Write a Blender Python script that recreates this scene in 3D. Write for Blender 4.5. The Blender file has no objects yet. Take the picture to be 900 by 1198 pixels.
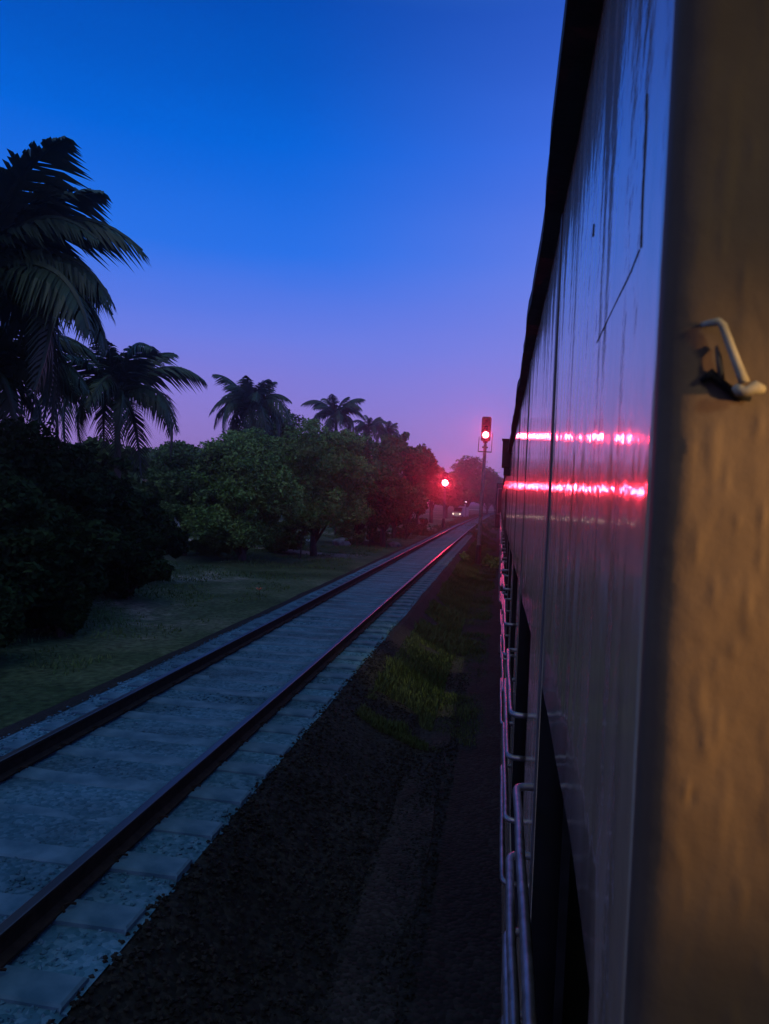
import bpy, bmesh, math, random
import numpy as np
from mathutils import Vector, Matrix, noise
R = math.radians
random.seed(7)
rng = np.random.default_rng(11)
S = bpy.context.scene
COL = S.collection

# ------------------------------------------------------------------ camera
CAMZ = 2.47
cam = bpy.data.cameras.new('camera')
camo = bpy.data.objects.new('camera', cam); COL.objects.link(camo)
cam.sensor_fit = 'VERTICAL'; cam.sensor_height = 36; cam.sensor_width = 27; cam.lens = 26
cam.clip_start = 0.02; cam.clip_end = 4000
M = Matrix.Rotation(R(8.83), 3, 'Z') @ Matrix.Rotation(R(90 - 1.04), 3, 'X') @ Matrix.Rotation(R(2.5), 3, 'Z')
camo.matrix_world = Matrix.Translation((0, 0, CAMZ)) @ M.to_4x4()
cam.dof.use_dof = True; cam.dof.focus_distance = 25; cam.dof.aperture_fstop = 18.0
S.camera = camo

# ------------------------------------------------------------------ world
w = bpy.data.worlds.new('World'); S.world = w; w.use_nodes = True
nt = w.node_tree; nt.nodes.clear()
def N(nt, t, **kw):
    n = nt.nodes.new(t)
    for k, v in kw.items(): setattr(n, k, v)
    return n
wo = N(nt, 'ShaderNodeOutputWorld')
bg1 = N(nt, 'ShaderNodeBackground'); bg2 = N(nt, 'ShaderNodeBackground'); add = N(nt, 'ShaderNodeAddShader')
tc = N(nt, 'ShaderNodeTexCoord'); sep = N(nt, 'ShaderNodeSeparateXYZ')
nt.links.new(tc.outputs['Generated'], sep.inputs[0])
def ramp(nt, stops):
    r = N(nt, 'ShaderNodeValToRGB'); cr = r.color_ramp
    while len(cr.elements) > 1: cr.elements.remove(cr.elements[-1])
    cr.elements[0].position = stops[0][0]; cr.elements[0].color = (*stops[0][1], 1)
    for p, c in stops[1:]:
        e = cr.elements.new(p); e.color = (*c, 1)
    return r
rA = ramp(nt, [(0, (.34, .20, .52)), (.05, (.33, .20, .55)), (.12, (.25, .20, .64)), (.2, (.14, .20, .74)),
               (.30, (.02, .16, .76)), (.42, (.0, .12, .66)), (.54, (.0, .065, .42)), (.72, (.06, .19, .40)), (1, (.10, .24, .34))])
rB = ramp(nt, [(0, (.37, .21, .52)), (.06, (.34, .22, .60)), (.16, (.26, .22, .66)), (.28, (.17, .22, .74)),
               (.42, (.07, .16, .74)), (.55, (.03, .10, .55)), (.72, (.06, .19, .45)), (1, (.10, .24, .34))])
smap = N(nt, 'ShaderNodeMapping'); smap.inputs['Scale'].default_value = (1, 1, 5); nt.links.new(tc.outputs['Generated'], smap.inputs[0])
snz = N(nt, 'ShaderNodeTexNoise'); snz.inputs['Scale'].default_value = 2.2; snz.inputs['Detail'].default_value = 4; nt.links.new(smap.outputs[0], snz.inputs[0])
sm1 = N(nt, 'ShaderNodeMath', operation='MULTIPLY_ADD'); sm1.inputs[1].default_value = .05; sm1.inputs[2].default_value = -.025; nt.links.new(snz.outputs[0], sm1.inputs[0])
sm2 = N(nt, 'ShaderNodeMath', operation='ADD'); nt.links.new(sm1.outputs[0], sm2.inputs[0]); nt.links.new(sep.outputs['Z'], sm2.inputs[1])
nt.links.new(sm2.outputs[0], rA.inputs[0]); nt.links.new(sm2.outputs[0], rB.inputs[0])
mr = N(nt, 'ShaderNodeMapRange', interpolation_type='SMOOTHSTEP'); mr.inputs[1].default_value = -.30; mr.inputs[2].default_value = .28
nt.links.new(sep.outputs['X'], mr.inputs[0])
mix = N(nt, 'ShaderNodeMix', data_type='RGBA')
nt.links.new(mr.outputs[0], mix.inputs[0]); nt.links.new(rA.outputs[0], mix.inputs[6]); nt.links.new(rB.outputs[0], mix.inputs[7])
nt.links.new(mix.outputs[2], bg1.inputs[0]); bg1.inputs[1].default_value = 1.0
sky = N(nt, 'ShaderNodeTexSky', sky_type='NISHITA'); sky.sun_disc = False
sky.sun_elevation = R(-3); sky.sun_rotation = R(-60); sky.air_density = 1.5; sky.ozone_density = 3
nt.links.new(sky.outputs[0], bg2.inputs[0]); bg2.inputs[1].default_value = 0.02
nt.links.new(bg1.outputs[0], add.inputs[0]); nt.links.new(bg2.outputs[0], add.inputs[1])
nt.links.new(add.outputs[0], wo.inputs[0])

# last glow of the set sun
sl = bpy.data.lights.new('sun', 'SUN'); sl.energy = 0.32; sl.angle = R(60); sl.color = (1, .86, .62)
so = bpy.data.objects.new('sun', sl); COL.objects.link(so)
so.rotation_euler = Vector((-.25, -.55, .8)).to_track_quat('Z', 'Y').to_euler()
S.view_settings.view_transform = 'Standard'; S.view_settings.look = 'None'
S.view_settings.exposure = 0.1; S.view_settings.gamma = 1
S.render.engine = 'CYCLES'
S.cycles.max_bounces = 6; S.cycles.volume_bounces = 0; S.cycles.sample_clamp_indirect = 8
S.cycles.volume_max_steps = 64

# ------------------------------------------------------------------ helpers
def px(x, y, Y):
    "point seen at photo pixel (x,y) at forward distance Y (used to read distances off the photograph)"
    d = M @ Vector((x - 450, 599 - y, -865.2)); t = Y / d.y
    return Vector((d.x * t, Y, CAMZ + d.z * t))
def pxX(x, y, X):
    d = M @ Vector((x - 450, 599 - y, -865.2)); t = X / d.x
    return Vector((X, d.y * t, CAMZ + d.z * t))

def mat(name, base, rough=.8, spec=.3, metal=0, noise_s=0, base2=None, bump=0, bump_s=20, coat=0, coat_r=.1, stretch=(1, 1, 1), detail=6, bdist=.01, lo=.35, hi=.65, emit=None, es=0, sheen=0):
    m = bpy.data.materials.new(name); m.use_nodes = True
    t = m.node_tree; b = t.nodes['Principled BSDF']
    b.inputs['Base Color'].default_value = (*base, 1); b.inputs['Roughness'].default_value = rough
    b.inputs['Specular IOR Level'].default_value = spec; b.inputs['Metallic'].default_value = metal
    b.inputs['Coat Weight'].default_value = coat; b.inputs['Coat Roughness'].default_value = coat_r
    if emit: b.inputs['Emission Color'].default_value = (*emit, 1); b.inputs['Emission Strength'].default_value = es
    if noise_s or bump:
        g = N(t, 'ShaderNodeTexCoord'); mp = N(t, 'ShaderNodeMapping'); mp.inputs['Scale'].default_value = stretch
        t.links.new(g.outputs['Object'], mp.inputs[0])
    if noise_s:
        n = N(t, 'ShaderNodeTexNoise'); n.inputs['Scale'].default_value = noise_s; n.inputs['Detail'].default_value = detail
        t.links.new(mp.outputs[0], n.inputs[0])
        r = ramp(t, [(lo, base), (hi, base2 or base)]); t.links.new(n.outputs[0], r.inputs[0])
        t.links.new(r.outputs[0], b.inputs['Base Color'])
    if bump:
        n2 = N(t, 'ShaderNodeTexNoise'); n2.inputs['Scale'].default_value = bump_s; n2.inputs['Detail'].default_value = 8
        t.links.new(mp.outputs[0], n2.inputs[0])
        bp = N(t, 'ShaderNodeBump'); bp.inputs['Strength'].default_value = bump; bp.inputs['Distance'].default_value = bdist
        t.links.new(n2.outputs[0], bp.inputs['Height']); t.links.new(bp.outputs[0], b.inputs['Normal'])
        if coat: t.links.new(bp.outputs[0], b.inputs['Coat Normal'])
    return m

def tag(o, label=None, cat=None, group=None, kind=None):
    if label: o['label'] = label
    if cat: o['category'] = cat
    if group: o['group'] = group
    if kind: o['kind'] = kind
    return o
def empty(name, loc=(0, 0, 0), rz=0):
    o = bpy.data.objects.new(name, None); o.location = loc; o.rotation_euler = (0, 0, rz); o.empty_display_size = .2
    COL.objects.link(o); return o
def link(name, me, m, parent=None):
    for mm in (m if isinstance(m, (list, tuple)) else [m]): me.materials.append(mm)
    o = bpy.data.objects.new(name, me); COL.objects.link(o)
    if parent: o.parent = parent
    return o
def pyo(name, V, F, m, parent=None, smooth=False):
    me = bpy.data.meshes.new(name); me.from_pydata([tuple(v) for v in V], [], F); me.update()
    if smooth: me.shade_smooth()
    return link(name, me, m, parent)
class MB:
    def __init__(s): s.V = []; s.F = []
    def box(s, x0, x1, y0, y1, z0, z1, mx=None):
        i = len(s.V); P = [(x0,y0,z0),(x1,y0,z0),(x1,y1,z0),(x0,y1,z0),(x0,y0,z1),(x1,y0,z1),(x1,y1,z1),(x0,y1,z1)]
        if mx: P = [tuple(mx @ Vector(p)) for p in P]
        s.V += P
        s.F += [[i+a for a in f] for f in ((0,3,2,1),(4,5,6,7),(0,1,5,4),(1,2,6,5),(2,3,7,6),(3,0,4,7))]
        return s
    def tube(s, pts, rad, n=8, caps=True):
        pts = [Vector(p) for p in pts]
        if not isinstance(rad, (list, tuple)): rad = [rad] * len(pts)
        base = len(s.V); up = None
        for k, p in enumerate(pts):
            t = (pts[min(k+1, len(pts)-1)] - pts[max(k-1, 0)]).normalized()
            if up is None: up = Vector((0, 0, 1)) if abs(t.z) < .9 else Vector((1, 0, 0))
            a = t.cross(up).normalized(); b = t.cross(a).normalized(); up = -b if False else a.cross(t).normalized()
            for j in range(n):
                an = 2 * math.pi * j / n
                s.V.append(tuple(p + rad[k] * (math.cos(an) * a + math.sin(an) * b)))
        for k in range(len(pts) - 1):
            for j in range(n):
                s.F.append([base + k*n + j, base + k*n + (j+1) % n, base + (k+1)*n + (j+1) % n, base + (k+1)*n + j])
        if caps:
            s.F.append([base + j for j in range(n)][::-1]); s.F.append([base + (len(pts)-1)*n + j for j in range(n)])
        return s
    def lathe(s, prof, n=16, mx=None):
        base = len(s.V)
        for r, z in prof:
            for j in range(n):
                an = 2*math.pi*j/n; p = Vector((r*math.cos(an), r*math.sin(an), z))
                s.V.append(tuple(mx @ p if mx else p))
        for k in range(len(prof)-1):
            for j in range(n):
                s.F.append([base+k*n+j, base+k*n+(j+1)%n, base+(k+1)*n+(j+1)%n, base+(k+1)*n+j])
        s.F.append([base+j for j in range(n)][::-1]); s.F.append([base+(len(prof)-1)*n+j for j in range(n)])
        return s
    def build(s, name, m, parent=None, smooth=False, bevel=0):
        o = pyo(name, s.V, s.F, m, parent, smooth)
        if bevel:
            b = o.modifiers.new('b', 'BEVEL'); b.width = bevel; b.segments = 2; b.limit_method = 'ANGLE'
        return o
def arc_pts(a, corner, b, r, n=5):
    a, corner, b = Vector(a), Vector(corner), Vector(b)
    u = (a - corner).normalized(); v = (b - corner).normalized()
    p0, p1 = corner + u*r, corner + v*r
    return [((1-t)**2)*p0 + 2*t*(1-t)*corner + t*t*p1 for t in [i/n for i in range(n+1)]]
def nz(x, y, z=0, s=1): return noise.noise(Vector((x*s, y*s, z*s)))

# ------------------------------------------------------------------ materials
def ground_mat():
    m = mat('ground_earth', (.03, .05, .022), .95, .1)
    t = m.node_tree; b = t.nodes['Principled BSDF']
    g = N(t, 'ShaderNodeTexCoord')
    n1 = N(t, 'ShaderNodeTexNoise'); n1.inputs['Scale'].default_value = .16; n1.inputs['Detail'].default_value = 8; n1.inputs['Roughness'].default_value = .65
    n2 = N(t, 'ShaderNodeTexNoise'); n2.inputs['Scale'].default_value = 9; n2.inputs['Detail'].default_value = 8
    t.links.new(g.outputs['Object'], n1.inputs[0]); t.links.new(g.outputs['Object'], n2.inputs[0])
    r1 = ramp(t, [(.40, (.03, .05, .022)), (.50, (.065, .09, .045)), (.58, (.12, .13, .08)), (.64, (.30, .24, .19))])
    r2 = ramp(t, [(.3, (.45, .45, .45)), (.7, (1.3, 1.3, 1.3))])
    t.links.new(n1.outputs[0], r1.inputs[0]); t.links.new(n2.outputs[0], r2.inputs[0])
    mx = N(t, 'ShaderNodeMix', data_type='RGBA', blend_type='MULTIPLY'); mx.inputs[0].default_value = 1
    t.links.new(r1.outputs[0], mx.inputs[6]); t.links.new(r2.outputs[0], mx.inputs[7])
    t.links.new(mx.outputs[2], b.inputs['Base Color'])
    bp = N(t, 'ShaderNodeBump'); bp.inputs['Strength'].default_value = .7; bp.inputs['Distance'].default_value = .05
    t.links.new(n2.outputs[0], bp.inputs['Height']); t.links.new(bp.outputs[0], b.inputs['Normal'])
    return m
def stone_mat(name, ca, cb, cc, scale, dist):
    m = mat(name, ca, .9, .2); t = m.node_tree; b = t.nodes['Principled BSDF']
    g = N(t, 'ShaderNodeTexCoord'); v = N(t, 'ShaderNodeTexVoronoi'); v.inputs['Scale'].default_value = scale
    n = N(t, 'ShaderNodeTexNoise'); n.inputs['Scale'].default_value = .9; n.inputs['Detail'].default_value = 5
    t.links.new(g.outputs['Object'], v.inputs[0]); t.links.new(g.outputs['Object'], n.inputs[0])
    sp = N(t, 'ShaderNodeSeparateColor'); t.links.new(v.outputs['Color'], sp.inputs[0])
    r = ramp(t, [(0, ca), (.55, cb), (1, cc)]); t.links.new(sp.outputs[0], r.inputs[0])
    r2 = ramp(t, [(.35, (.55, .55, .55)), (.65, (1.1, 1.1, 1.1))]); t.links.new(n.outputs[0], r2.inputs[0])
    mx = N(t, 'ShaderNodeMix', data_type='RGBA', blend_type='MULTIPLY'); mx.inputs[0].default_value = 1
    t.links.new(r.outputs[0], mx.inputs[6]); t.links.new(r2.outputs[0], mx.inputs[7]); t.links.new(mx.outputs[2], b.inputs['Base Color'])
    bp = N(t, 'ShaderNodeBump'); bp.invert = True; bp.inputs['Strength'].default_value = .9; bp.inputs['Distance'].default_value = dist
    t.links.new(v.outputs['Distance'], bp.inputs['Height']); t.links.new(bp.outputs[0], b.inputs['Normal'])
    return m
G = ground_mat()
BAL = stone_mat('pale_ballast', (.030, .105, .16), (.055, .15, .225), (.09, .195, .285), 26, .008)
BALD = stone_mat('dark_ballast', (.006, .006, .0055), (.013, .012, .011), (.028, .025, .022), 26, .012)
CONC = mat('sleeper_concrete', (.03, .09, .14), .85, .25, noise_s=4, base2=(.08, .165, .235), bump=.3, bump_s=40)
RAILSIDE = mat('rail_rust', (.012, .008, .007), .85, .2, noise_s=14, base2=(.035, .02, .015), bump=.3, bump_s=60)
RAILTOP = mat('rail_head_steel', (.05, .045, .05), .36, .5, metal=.6, noise_s=3, base2=(.09, .08, .085), stretch=(1, .2, 1))
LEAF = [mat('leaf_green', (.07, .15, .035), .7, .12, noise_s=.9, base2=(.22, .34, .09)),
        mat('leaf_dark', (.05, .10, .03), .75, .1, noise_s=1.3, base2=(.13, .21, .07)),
        mat('leaf_olive', (.06, .075, .02), .75, .1, noise_s=1.0, base2=(.12, .13, .04)),
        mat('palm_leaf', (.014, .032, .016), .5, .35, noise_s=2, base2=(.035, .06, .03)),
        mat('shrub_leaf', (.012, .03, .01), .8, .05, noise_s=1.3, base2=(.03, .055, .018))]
BARK = mat('bark', (.05, .04, .032), .9, .1, noise_s=6, base2=(.11, .09, .075), bump=.6, bump_s=25, stretch=(1, 1, .3))
GRASS = mat('grass_blades', (.03, .055, .018), .7, .1, noise_s=.8, base2=(.075, .10, .04))

def coach_mat():
    m = mat('coach_paint', (.12, .085, .08), .42, 1.0)
    t = m.node_tree; b = t.nodes['Principled BSDF']
    g = N(t, 'ShaderNodeTexCoord')
    mp = N(t, 'ShaderNodeMapping'); mp.inputs['Scale'].default_value = (1, 6, .35); t.links.new(g.outputs['Object'], mp.inputs[0])
    n = N(t, 'ShaderNodeTexNoise'); n.inputs['Scale'].default_value = 3.0; n.inputs['Detail'].default_value = 6; t.links.new(mp.outputs[0], n.inputs[0])
    r = ramp(t, [(.35, (.38, .25, .13)), (.65, (.60, .41, .23))]); t.links.new(n.outputs[0], r.inputs[0]); t.links.new(r.outputs[0], b.inputs['Base Color'])
    # ripples of the sheet metal, running up and down
    mp2 = N(t, 'ShaderNodeMapping'); mp2.inputs['Scale'].default_value = (1, 6, .8); t.links.new(g.outputs['Object'], mp2.inputs[0])
    n2 = N(t, 'ShaderNodeTexNoise'); n2.inputs['Scale'].default_value = 1.6; n2.inputs['Detail'].default_value = 1.5; t.links.new(mp2.outputs[0], n2.inputs[0])
    n3 = N(t, 'ShaderNodeTexNoise'); n3.inputs['Scale'].default_value = 38; n3.inputs['Detail'].default_value = 3; t.links.new(g.outputs['Object'], n3.inputs[0])
    bp = N(t, 'ShaderNodeBump'); bp.inputs['Strength'].default_value = 1; bp.inputs['Distance'].default_value = .0042
    t.links.new(n2.outputs[0], bp.inputs['Height'])
    bp2 = N(t, 'ShaderNodeBump'); bp2.inputs['Strength'].default_value = 1; bp2.inputs['Distance'].default_value = .0007
    t.links.new(n3.outputs[0], bp2.inputs['Height']); t.links.new(bp.outputs[0], bp2.inputs['Normal'])
    t.links.new(bp2.outputs[0], b.inputs['Normal']); t.links.new(bp2.outputs[0], b.inputs['Coat Normal'])
    r3 = ramp(t, [(.35, (.06,)*3), (.7, (.12,)*3)]); t.links.new(n.outputs[0], r3.inputs[0])
    b.inputs['Coat Weight'].default_value = 1; b.inputs['Coat IOR'].default_value = 3.0
    t.links.new(r3.outputs[0], b.inputs['Coat Roughness'])
    return m
PAINT = coach_mat()
GUT = mat('gutter_black', (.008, .008, .009), .7, .3, noise_s=8, base2=(.02, .02, .02), bump=.5, bump_s=15)
JAMB = mat('jamb_thick_paint', (.065, .046, .028), .7, .12, noise_s=9, base2=(.11, .08, .05), bump=.35, bump_s=60, bdist=.003, lo=.3, hi=.7)
STEEL = mat('bar_metal', (.16, .14, .14), .35, .5, metal=.7, noise_s=30, base2=(.30, .27, .28), bump=.4, bump_s=60, bdist=.002)
BRASS = mat('latch_metal', (.45, .38, .22), .4, .5, metal=.5, noise_s=60, base2=(.65, .58, .38), bump=.3, bump_s=120, bdist=.001)
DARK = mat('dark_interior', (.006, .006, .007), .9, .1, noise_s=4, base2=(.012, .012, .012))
UNDER = mat('underframe', (.02, .018, .017), .85, .2, noise_s=6, base2=(.04, .035, .03), bump=.4)
ROOF = mat('roof_grey', (.10, .10, .11), .7, .3, noise_s=3, base2=(.18, .18, .18))
FRAMEM = mat('window_frame_paint', (.05, .045, .045), .5, .4, noise_s=12, base2=(.09, .08, .08))
RUBBER = mat('rubber', (.01, .01, .01), .7, .2, noise_s=20, base2=(.02, .02, .02))

# ------------------------------------------------------------------ track geometry
GZ_L, GZ_R = -.42, -.82           # ground left of the neighbouring track; ground between the tracks
def bend(y): return max(0, (y - 60) / 100) ** 2 * 1.25
TX = -3.46
def gh(x, y):
    u = x - bend(y)
    base = GZ_L if u < -2.6 else (GZ_R if u > -1.3 else GZ_L + (GZ_R - GZ_L) * ((u + 2.6) / 1.3) ** 1.0)
    k = .10 if u < -6.5 else .03
    z = base + k * nz(x, y, 0, .35) + k * .5 * nz(x, y, 5, 1.1)
    if -5.6 < u < -2.2: z = min(z, -.40)
    if u < -9: z += min(.5, (-9 - u) * .02)
    return z
xs = np.unique(np.concatenate([np.linspace(-900, -60, 15), np.linspace(-60, -14, 47), np.linspace(-14, 4, 73), np.linspace(4, 60, 20), np.linspace(60, 900, 12)]))
ys = np.unique(np.concatenate([np.linspace(-60, 0, 25), np.linspace(0, 40, 121), np.linspace(40, 120, 100), np.linspace(120, 400, 70), np.linspace(400, 2500, 25)]))
V = [(x, y, gh(x, y)) for y in ys for x in xs]; nx = len(xs)
F = [[j*nx+i, j*nx+i+1, (j+1)*nx+i+1, (j+1)*nx+i] for j in range(len(ys)-1) for i in range(nx-1)]
tag(pyo('ground', V, F, G, smooth=True), kind='structure')

def strip(name, prof, y0, y1, step, m, cx=0, mats=None, jit=0, curve=True):
    yy = list(np.arange(y0, y1 + .01, step)); V = []; F = []; n = len(prof)
    for k, y in enumerate(yy):
        b = bend(y) if curve else 0
        for (x, z) in prof:
            V.append((cx + x + b + jit*nz(x*3, y, 1, .9), y, z + jit*.4*nz(x*3, y, 9, 1.7)))
    for k in range(len(yy)-1):
        for i in range(n-1): F.append([k*n+i, k*n+i+1, (k+1)*n+i+1, (k+1)*n+i])
    return pyo(name, V, F, m, smooth=False), len(yy)-1, n-1
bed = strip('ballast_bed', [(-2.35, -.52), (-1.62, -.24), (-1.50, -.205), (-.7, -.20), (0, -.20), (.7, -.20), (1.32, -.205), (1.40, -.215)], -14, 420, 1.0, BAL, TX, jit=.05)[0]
tag(bed, kind='structure')
# dark soil-stained shoulder beside it
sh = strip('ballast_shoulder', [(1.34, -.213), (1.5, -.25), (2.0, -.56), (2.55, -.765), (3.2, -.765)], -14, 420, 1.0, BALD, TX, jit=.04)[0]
tag(sh, kind='structure')
sh2 = strip('cess_path', [(-2.9, -.56), (-2.2, -.43), (-1.72, -.25), (-1.58, -.222)], -14, 420, 1.0, BALD, TX, jit=.04)[0]
tag(sh2, kind='structure')
gp = strip('gravel_path', [(-.55, -.86), (-.42, -.765), (0, -.755), (.42, -.765), (.55, -.86)], -14, 13, .5,
           stone_mat('worn_gravel', (.010, .010, .009), (.022, .020, .018), (.04, .036, .032), 30, .012), -.95, jit=.10, curve=False)[0]
tag(gp, kind='structure')
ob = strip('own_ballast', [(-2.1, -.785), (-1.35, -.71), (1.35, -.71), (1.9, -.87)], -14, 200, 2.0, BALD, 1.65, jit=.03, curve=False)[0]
tag(ob, kind='structure')

def stones(name, n, xr, yr, zf, size, m, label):
    base = np.array([(1,0,0),(-1,0,0),(0,1,0),(0,-1,0),(0,0,1),(0,0,-1)], float); tri = [(0,2,4),(2,1,4),(1,3,4),(3,0,4),(2,0,5),(1,2,5),(3,1,5),(0,3,5)]
    V = []; F = []
    for i in range(n):
        x = random.uniform(*xr); y = yr[0] + (yr[1]-yr[0])*random.random()**1.5; sz = size*random.uniform(.5, 1.25)
        if abs((y + 12.7) % .65 - .0) < .0: continue
        r_ = Matrix.Rotation(random.uniform(0, 6.3), 3, 'Z') @ Matrix.Rotation(random.uniform(0, 6.3), 3, 'X'); k = len(V)
        for b_ in base:
            v = r_ @ (Vector(b_)*sz*random.uniform(.6, 1.1)); V.append((x+v.x, y+v.y, zf(x)+v.z*.7))
        F += [[k+a for a in t_] for t_ in tri]
    tag(pyo(name, V, F, m), label, 'stones', kind='stuff')
def bedz(x): return float(np.interp(x-TX, [-2.9, -2.2, -1.72, -1.58, -1.4, 1.34, 1.5, 2.0, 2.55, 3.2], [-.56, -.43, -.25, -.215, -.20, -.205, -.24, -.55, -.76, -.76]))
stones('ballast_stones', 9000, (TX-1.6, TX+1.42), (1.5, 16), lambda x: bedz(x)+.002, .022, BAL, 'pale loose stones between the sleepers of the empty track')
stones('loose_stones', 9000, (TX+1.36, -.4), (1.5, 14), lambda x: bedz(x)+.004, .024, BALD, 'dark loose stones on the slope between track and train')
def rail_prof(z0=0):
    # cross-section, clockwise
    return [(-.07, -.17), (-.07, -.155), (-.012, -.135), (-.012, -.045), (-.035, -.03), (-.035, -.004), (-.027, .0), (.027, .0), (.035, -.004), (.035, -.03), (.012, -.045), (.012, -.135), (.07, -.155), (.07, -.17)]
def make_rail(x, y0, y1, dz, parent, curve=True, wob=.006):
    P = rail_prof(); n = len(P); yy = list(np.arange(y0, y1+.01, 1.0)); V = []; F = []; mi = []
    for y in yy:
        b = bend(y) if curve else 0; wx = wob*3*nz(x, y, 3, .12); wz = wob*nz(x, y, 7, .2)
        for px_, pz in P: V.append((x+px_+b+wx, y, pz+dz+wz))
    for k in range(len(yy)-1):
        for i in range(n):
            F.append([k*n+i, k*n+(i+1)%n, (k+1)*n+(i+1)%n, (k+1)*n+i]); mi.append(1 if i in (5, 6, 7) else 0)
    o = pyo('rail', V, F, [RAILSIDE, RAILTOP], parent)
    o.data.polygons.foreach_set('material_index', mi); return o
def track(label, cx, dz, y0, y1, curve, sm):
    t = empty('railway_track', (0, 0, 0)); tag(t, label, 'railway track')
    for s in (-1, 1): make_rail(cx + s*.838, y0, y1, dz, t, curve)
    # one concrete sleeper: chamfered, a little lower in the middle
    prof = [(-1.375, -.135, .0), (-1.36, -.12, .012), (-.9, -.12, .012), (-.5, -.11, -.004), (.5, -.11, -.004), (.9, -.12, .012), (1.36, -.12, .012), (1.375, -.135, .0)]
    V = []; F = []
    for x, w_, z in prof: V += [(x, w_-.015, -.15), (x, w_, z-.012), (x, w_+.015, z), (x, -w_-.015, z), (x, -w_, z-.012), (x, -w_+.015, -.15)]
    for k in range(len(prof)-1):
        for i in range(5): F.append([k*6+i, k*6+i+1, (k+1)*6+i+1, (k+1)*6+i])
    F += [[0,1,2,3,4,5][::-1], [(len(prof)-1)*6+i for i in range(6)]]
    me = bpy.data.meshes.new('sleeper'); me.from_pydata(V, [], F); me.update(); me.materials.append(sm)
    ysl = []; y = y0 + .3
    while y < y1 - .3: ysl.append(y + random.uniform(-.03, .03)); y += .65
    vis = [y for y in ysl if y > 1.5]; first = vis[:99]; rest = [y for y in ysl if y not in set(first)]
    for y in first:
        o = bpy.data.objects.new('sleeper', me); COL.objects.link(o); o.parent = t
        o.location = (cx + (bend(y) if curve else 0) + random.uniform(-.02, .02), y, -.185 + dz + random.uniform(-.006, .006)); o.rotation_euler = (random.uniform(-.02, .02), 0, random.uniform(-.012, .012))
    RV = []; RF = []
    for y in rest:
        i0 = len(RV); b = bend(y) if curve else 0
        RV += [(v[0]+cx+b, v[1]+y, v[2]-.185+dz) for v in V]; RF += [[i0+a for a in f] for f in F]
    o = pyo('sleeper', RV, RF, sm, t); o['kind'] = 'stuff'
    # clips holding the rail foot, part of the track
    mb = MB()
    for y in first[:60]:
        for s in (-1, 1):
            for q in (-1, 1):
                xx = cx + s*.838 + q*.085 + bend(y)
                mb.tube([(xx, y-.05, dz-.165), (xx-q*.03, y-.02, dz-.145), (xx, y, dz-.135), (xx+q*.03, y+.03, dz-.15)], .009, 5)
    c = mb.build('rail_clip', RAILSIDE, t); c['kind'] = 'stuff'
    return t
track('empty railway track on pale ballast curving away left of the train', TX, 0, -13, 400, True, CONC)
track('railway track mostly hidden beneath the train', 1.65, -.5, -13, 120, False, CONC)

# ------------------------------------------------------------------ coaches
WX = .10                      # plane of the coach sides
ZB, ZT = .42, 3.07
WZ0, WZ1 = CAMZ - 1.25, CAMZ - .356
# the panel next to the near doorway flares outwards (the sheet is dished towards the door post)
_fy = [1.45]; _fx = [0.0]
while _fy[-1] > .2:
    X_ = WX + _fx[-1]; _fy.append(_fy[-1]-.01); _fx.append(_fx[-1] - .01*max(0, math.tan((math.atan(X_/_fy[-1]) - R(3.2))/2)))
_fy = _fy[::-1]; _fx = _fx[::-1]
def flare(y): return float(np.interp(y, _fy, _fx)) if .2 < y < 1.45 else (0.0 if y >= 1.45 else -.0 )
def wall_x(y, z):
    return flare(y) + .0016*math.sin(2*math.pi*(y-.2)/1.53) + .0005*math.sin(2*math.pi*y/.41+1.3) + .0016*nz(y, z, 2, 1.7)
JY = .335                     # where the near doorway starts
def side_wall(name, y0, y1, holes, m, parent, x=WX, thick=.07):
    yb = {y0, y1}; zb = {ZB, ZT}
    for a, b, c, d in holes: yb |= {a, b}; zb |= {c, d}
    def fill(s, step):
        s = sorted(s); out = [s[0]]
        for a, b in zip(s, s[1:]):
            k = max(1, int(math.ceil((b-a)/step)))
            out += [a + (b-a)*i/k for i in range(1, k+1)]
        return out
    Y = fill(yb, .045 if y0 < 0 else .12); Z = fill(zb, .12); idx = {}; V = []; F = []
    def vid(i, j):
        if (i, j) not in idx:
            idx[(i, j)] = len(V); V.append((x + wall_x(Y[i], Z[j]), Y[i], Z[j]))
        return idx[(i, j)]
    for i in range(len(Y)-1):
        for j in range(len(Z)-1):
            yc, zc = (Y[i]+Y[i+1])/2, (Z[j]+Z[j+1])/2
            if any(a < yc < b and c < zc < d for a, b, c, d in holes): continue
            F.append([vid(i, j), vid(i, j+1), vid(i+1, j+1), vid(i+1, j)])
    o = pyo(name, V, F, [m, DARK], parent, smooth=True)
    s = o.modifiers.new('s', 'SOLIDIFY'); s.thickness = thick; s.offset = -1; s.use_even_offset = False; s.material_offset_rim = 1  # rim faces coloured near-black to stand for shade in the window reveals
    return o
def warm_spot(parent, loc, aim, power, size, blend=.8, col=(1, .62, .25), rad=.06):
    l = bpy.data.lights.new('vestibule_or_fill_light', 'SPOT'); l.energy = power; l.spot_size = R(size); l.spot_blend = blend; l.color = col; l.shadow_soft_size = rad
    o = bpy.data.objects.new('vestibule_or_fill_light', l); COL.objects.link(o); o.location = loc
    o.rotation_euler = (Vector(aim) - Vector(loc)).to_track_quat('-Z', 'Y').to_euler(); o.parent = parent
    return o
LAMPG = mat('lamp_glass', (.6, .5, .3), .4, .4, emit=(1, .65, .3), es=4)
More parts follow.
